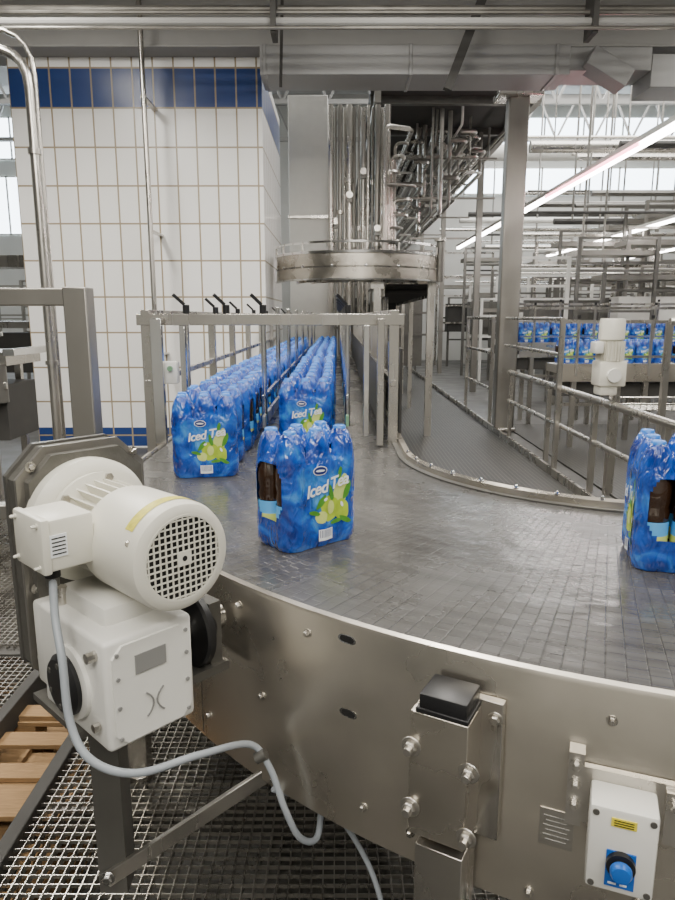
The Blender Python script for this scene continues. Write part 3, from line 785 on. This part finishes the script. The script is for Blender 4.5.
# ------------------------------------------------------------ distant plant clutter
b=B('distant_bottling_line_framework')
for k in range(80):
    w=random.uniform(.8,2.5); x=random.uniform(3.3,13); y=random.uniform(14,24.5); h=random.uniform(2.0,4.2)
    m=random.choice([STEEL,OSTEEL,WHITEP,DSTEEL])
    for sx in (0,w): b.box((x+sx,y,h/2),(.07,.07,h),m)
    for z in (h,h*.8,h*.55,h*.4): b.box((x+w/2,y,z-.02),(w,.05,.05),m)
    if random.random()<.5: b.box((x+w/2,y+.4,h-.3),(w,.7,.10),OSTEEL)
    if random.random()<.5: b.box((x+w/2,y+.3,1.6),(w*.7,.5,.9),random.choice([WHITEP,DSTEEL,DPAINT]))
for k in range(40):
    y=random.uniform(14,25); z=random.uniform(2.6,5.6); x=random.uniform(3.3,6)
    b.cyl((x,y,z),(x+random.uniform(3,9),y,z),random.choice([.03,.05,.07]),random.choice([STEEL,WHITEP,DSTEEL,DPAINT]),8)
for k in range(24):
    x=random.uniform(3.3,12); y=random.uniform(13,22); z=random.uniform(2.5,4.5)
    b.cyl((x,y,z),(x,y,8.8),.025,OSTEEL,6)
b.obj()
b=B('distant_bottling_line_framework')
for k in range(20):
    x=random.uniform(-14,-6.5); y=random.uniform(14,24); h=random.uniform(2,3.6); w=random.uniform(.8,2.5)
    for sx in (0,w): b.box((x+sx,y,h/2),(.07,.07,h),OSTEEL)
    for z in (h,h*.75,h*.5): b.box((x+w/2,y,z-.02),(w,.05,.05),OSTEEL)
b.obj()
b=B('distant_bottling_line_framework')
for k in range(14):
    y=14.5+k*.75; x=random.uniform(-.6,2.0); h=random.uniform(1.6,2.9); m=random.choice([STEEL,DSTEEL])
    for sx in (0,.9): b.box((x+sx,y,h/2),(.06,.06,h),m)
    for z in (h,h*.7,h*.5): b.box((x+.45,y,z-.02),(.96,.05,.05),m)
    if k%2==0: b.box((x+.4,y+.2,1.3),(.7,.3,1.6),random.choice([DSTEEL,DPAINT]))
b.obj()
b=B('roof_truss')
for y in (12,16,20,24):
    b.box((.5,y,7.4),(30,.15,.12),BEAM); b.box((.5,y,8.7),(30,.15,.15),BEAM)
    for i in range(24):
        x=-14+i*1.25; b.bar((x,y,7.4),(x+.62,y,8.7),.06,.06,BEAM); b.bar((x+.62,y,8.7),(x+1.25,y,7.4),.06,.06,BEAM)
b.obj()
b=B('round_air_duct'); b.cyl((3.2,20,6.1),(15.9,20,6.1),.22,WHITEP,24); b.cyl((4,15,5.1),(15.9,15,5.1),.12,STEEL,16)
for x in (4,7,10,13): b.cyl((x,20,6.2),(x,20,7.4),.02,STEEL,6); b.cyl((x+.5,15,5.2),(x+.5,15,8.97),.015,STEEL,6)
b.obj()
for x,ya,yb,z in [(3.35,6.2,19.5,3.5),(6.6,6,22,3.5),(9.5,8,24,3.5)]:
    b=B('led_tube_light'); b.box((x,(ya+yb)/2,z),(.08,yb-ya,.05),TUBE); b.box((x,(ya+yb)/2,z+.055),(.10,yb-ya,.06),WHITEP)
    if x<4: b.box((x-.05,9.6,z+.0),(.02,3.4,.035),TUBEP)
    b.obj()
def wall(name,c,d):
    b=B(name); b.box(c,d,WALL); b.obj()
wall('wall_back',(.5,26.1,4.5),(31,.2,9.1)); wall('wall_left',(-15.1,10.5,4.5),(.2,31,9.1)); wall('wall_right',(16.1,10.5,4.5),(.2,31,9.1)); wall('wall_front',(.5,-5.1,2.6),(31,.2,5.2))
for i,(xa,xb,za,zb) in enumerate([(3.2,15.8,7.5,8.6),(3.2,15.8,6.0,6.9),(-14.8,-4,7.2,8.6),(-14.8,-5,4.6,6.6)]):
    b=B('window_%d'%(i+1)); b.box(((xa+xb)/2,25.97,(za+zb)/2),(xb-xa,.04,zb-za),SKYW)
    n=int((xb-xa)/1.4)
    for k in range(n+1): b.box((xa+(xb-xa)*k/n,25.94,(za+zb)/2),(.06,.08,zb-za+.1),WHITEP)
    for z in (za,zb): b.box(((xa+xb)/2,25.94,z),(xb-xa,.08,.05),WHITEP)
    b.obj()

# ------------------------------------------------------------ lights
def area(x,y,z,sx,sy,e,rx=0,ry=0,col=(1,.955,.88)):
    l=bpy.data.lights.new('ceiling_and_fill_light','AREA'); l.shape='RECTANGLE'; l.size=sx; l.size_y=sy; l.energy=e; l.color=col
    o=bpy.data.objects.new('ceiling_and_fill_light',l); S.collection.objects.link(o); o.location=(x,y,z); o.rotation_euler=(R(rx),R(ry),0)
area(-1.2,1.2,4.9,.5,5,130); area(2.2,1.5,4.9,.5,5,150)
area(0,-2.5,4.7,5,.6,270,rx=30)  # added fill light behind the camera, tilted forward; no ceiling fixture
area(-3.0,4.6,4.9,.4,3.6,310); area(.6,4.4,4.9,.4,3,190); area(5,5.0,4.9,.4,4,200)
area(7,14,8.8,7,7,1300,col=(1,.98,.95)); area(-9,14,8.8,6,7,900,col=(1,.98,.95)); area(1.2,14,8.8,3,8,400,col=(1,.98,.95)); area(7,21,8.8,7,5,900,col=(1,.98,.95))
w=bpy.data.worlds.new('w'); S.world=w; w.use_nodes=True
w.node_tree.nodes['Background'].inputs[0].default_value=(.8,.88,1,1); w.node_tree.nodes['Background'].inputs[1].default_value=1

# ------------------------------------------------------------ camera
c=bpy.data.cameras.new('camera'); c.sensor_fit='HORIZONTAL'; c.sensor_width=36; c.lens=36.05; c.clip_start=.05; c.clip_end=100
co=bpy.data.objects.new('camera',c); S.collection.objects.link(co); co.location=(0,0,1.65); co.rotation_euler=(R(78.8),0,0)
S.camera=co
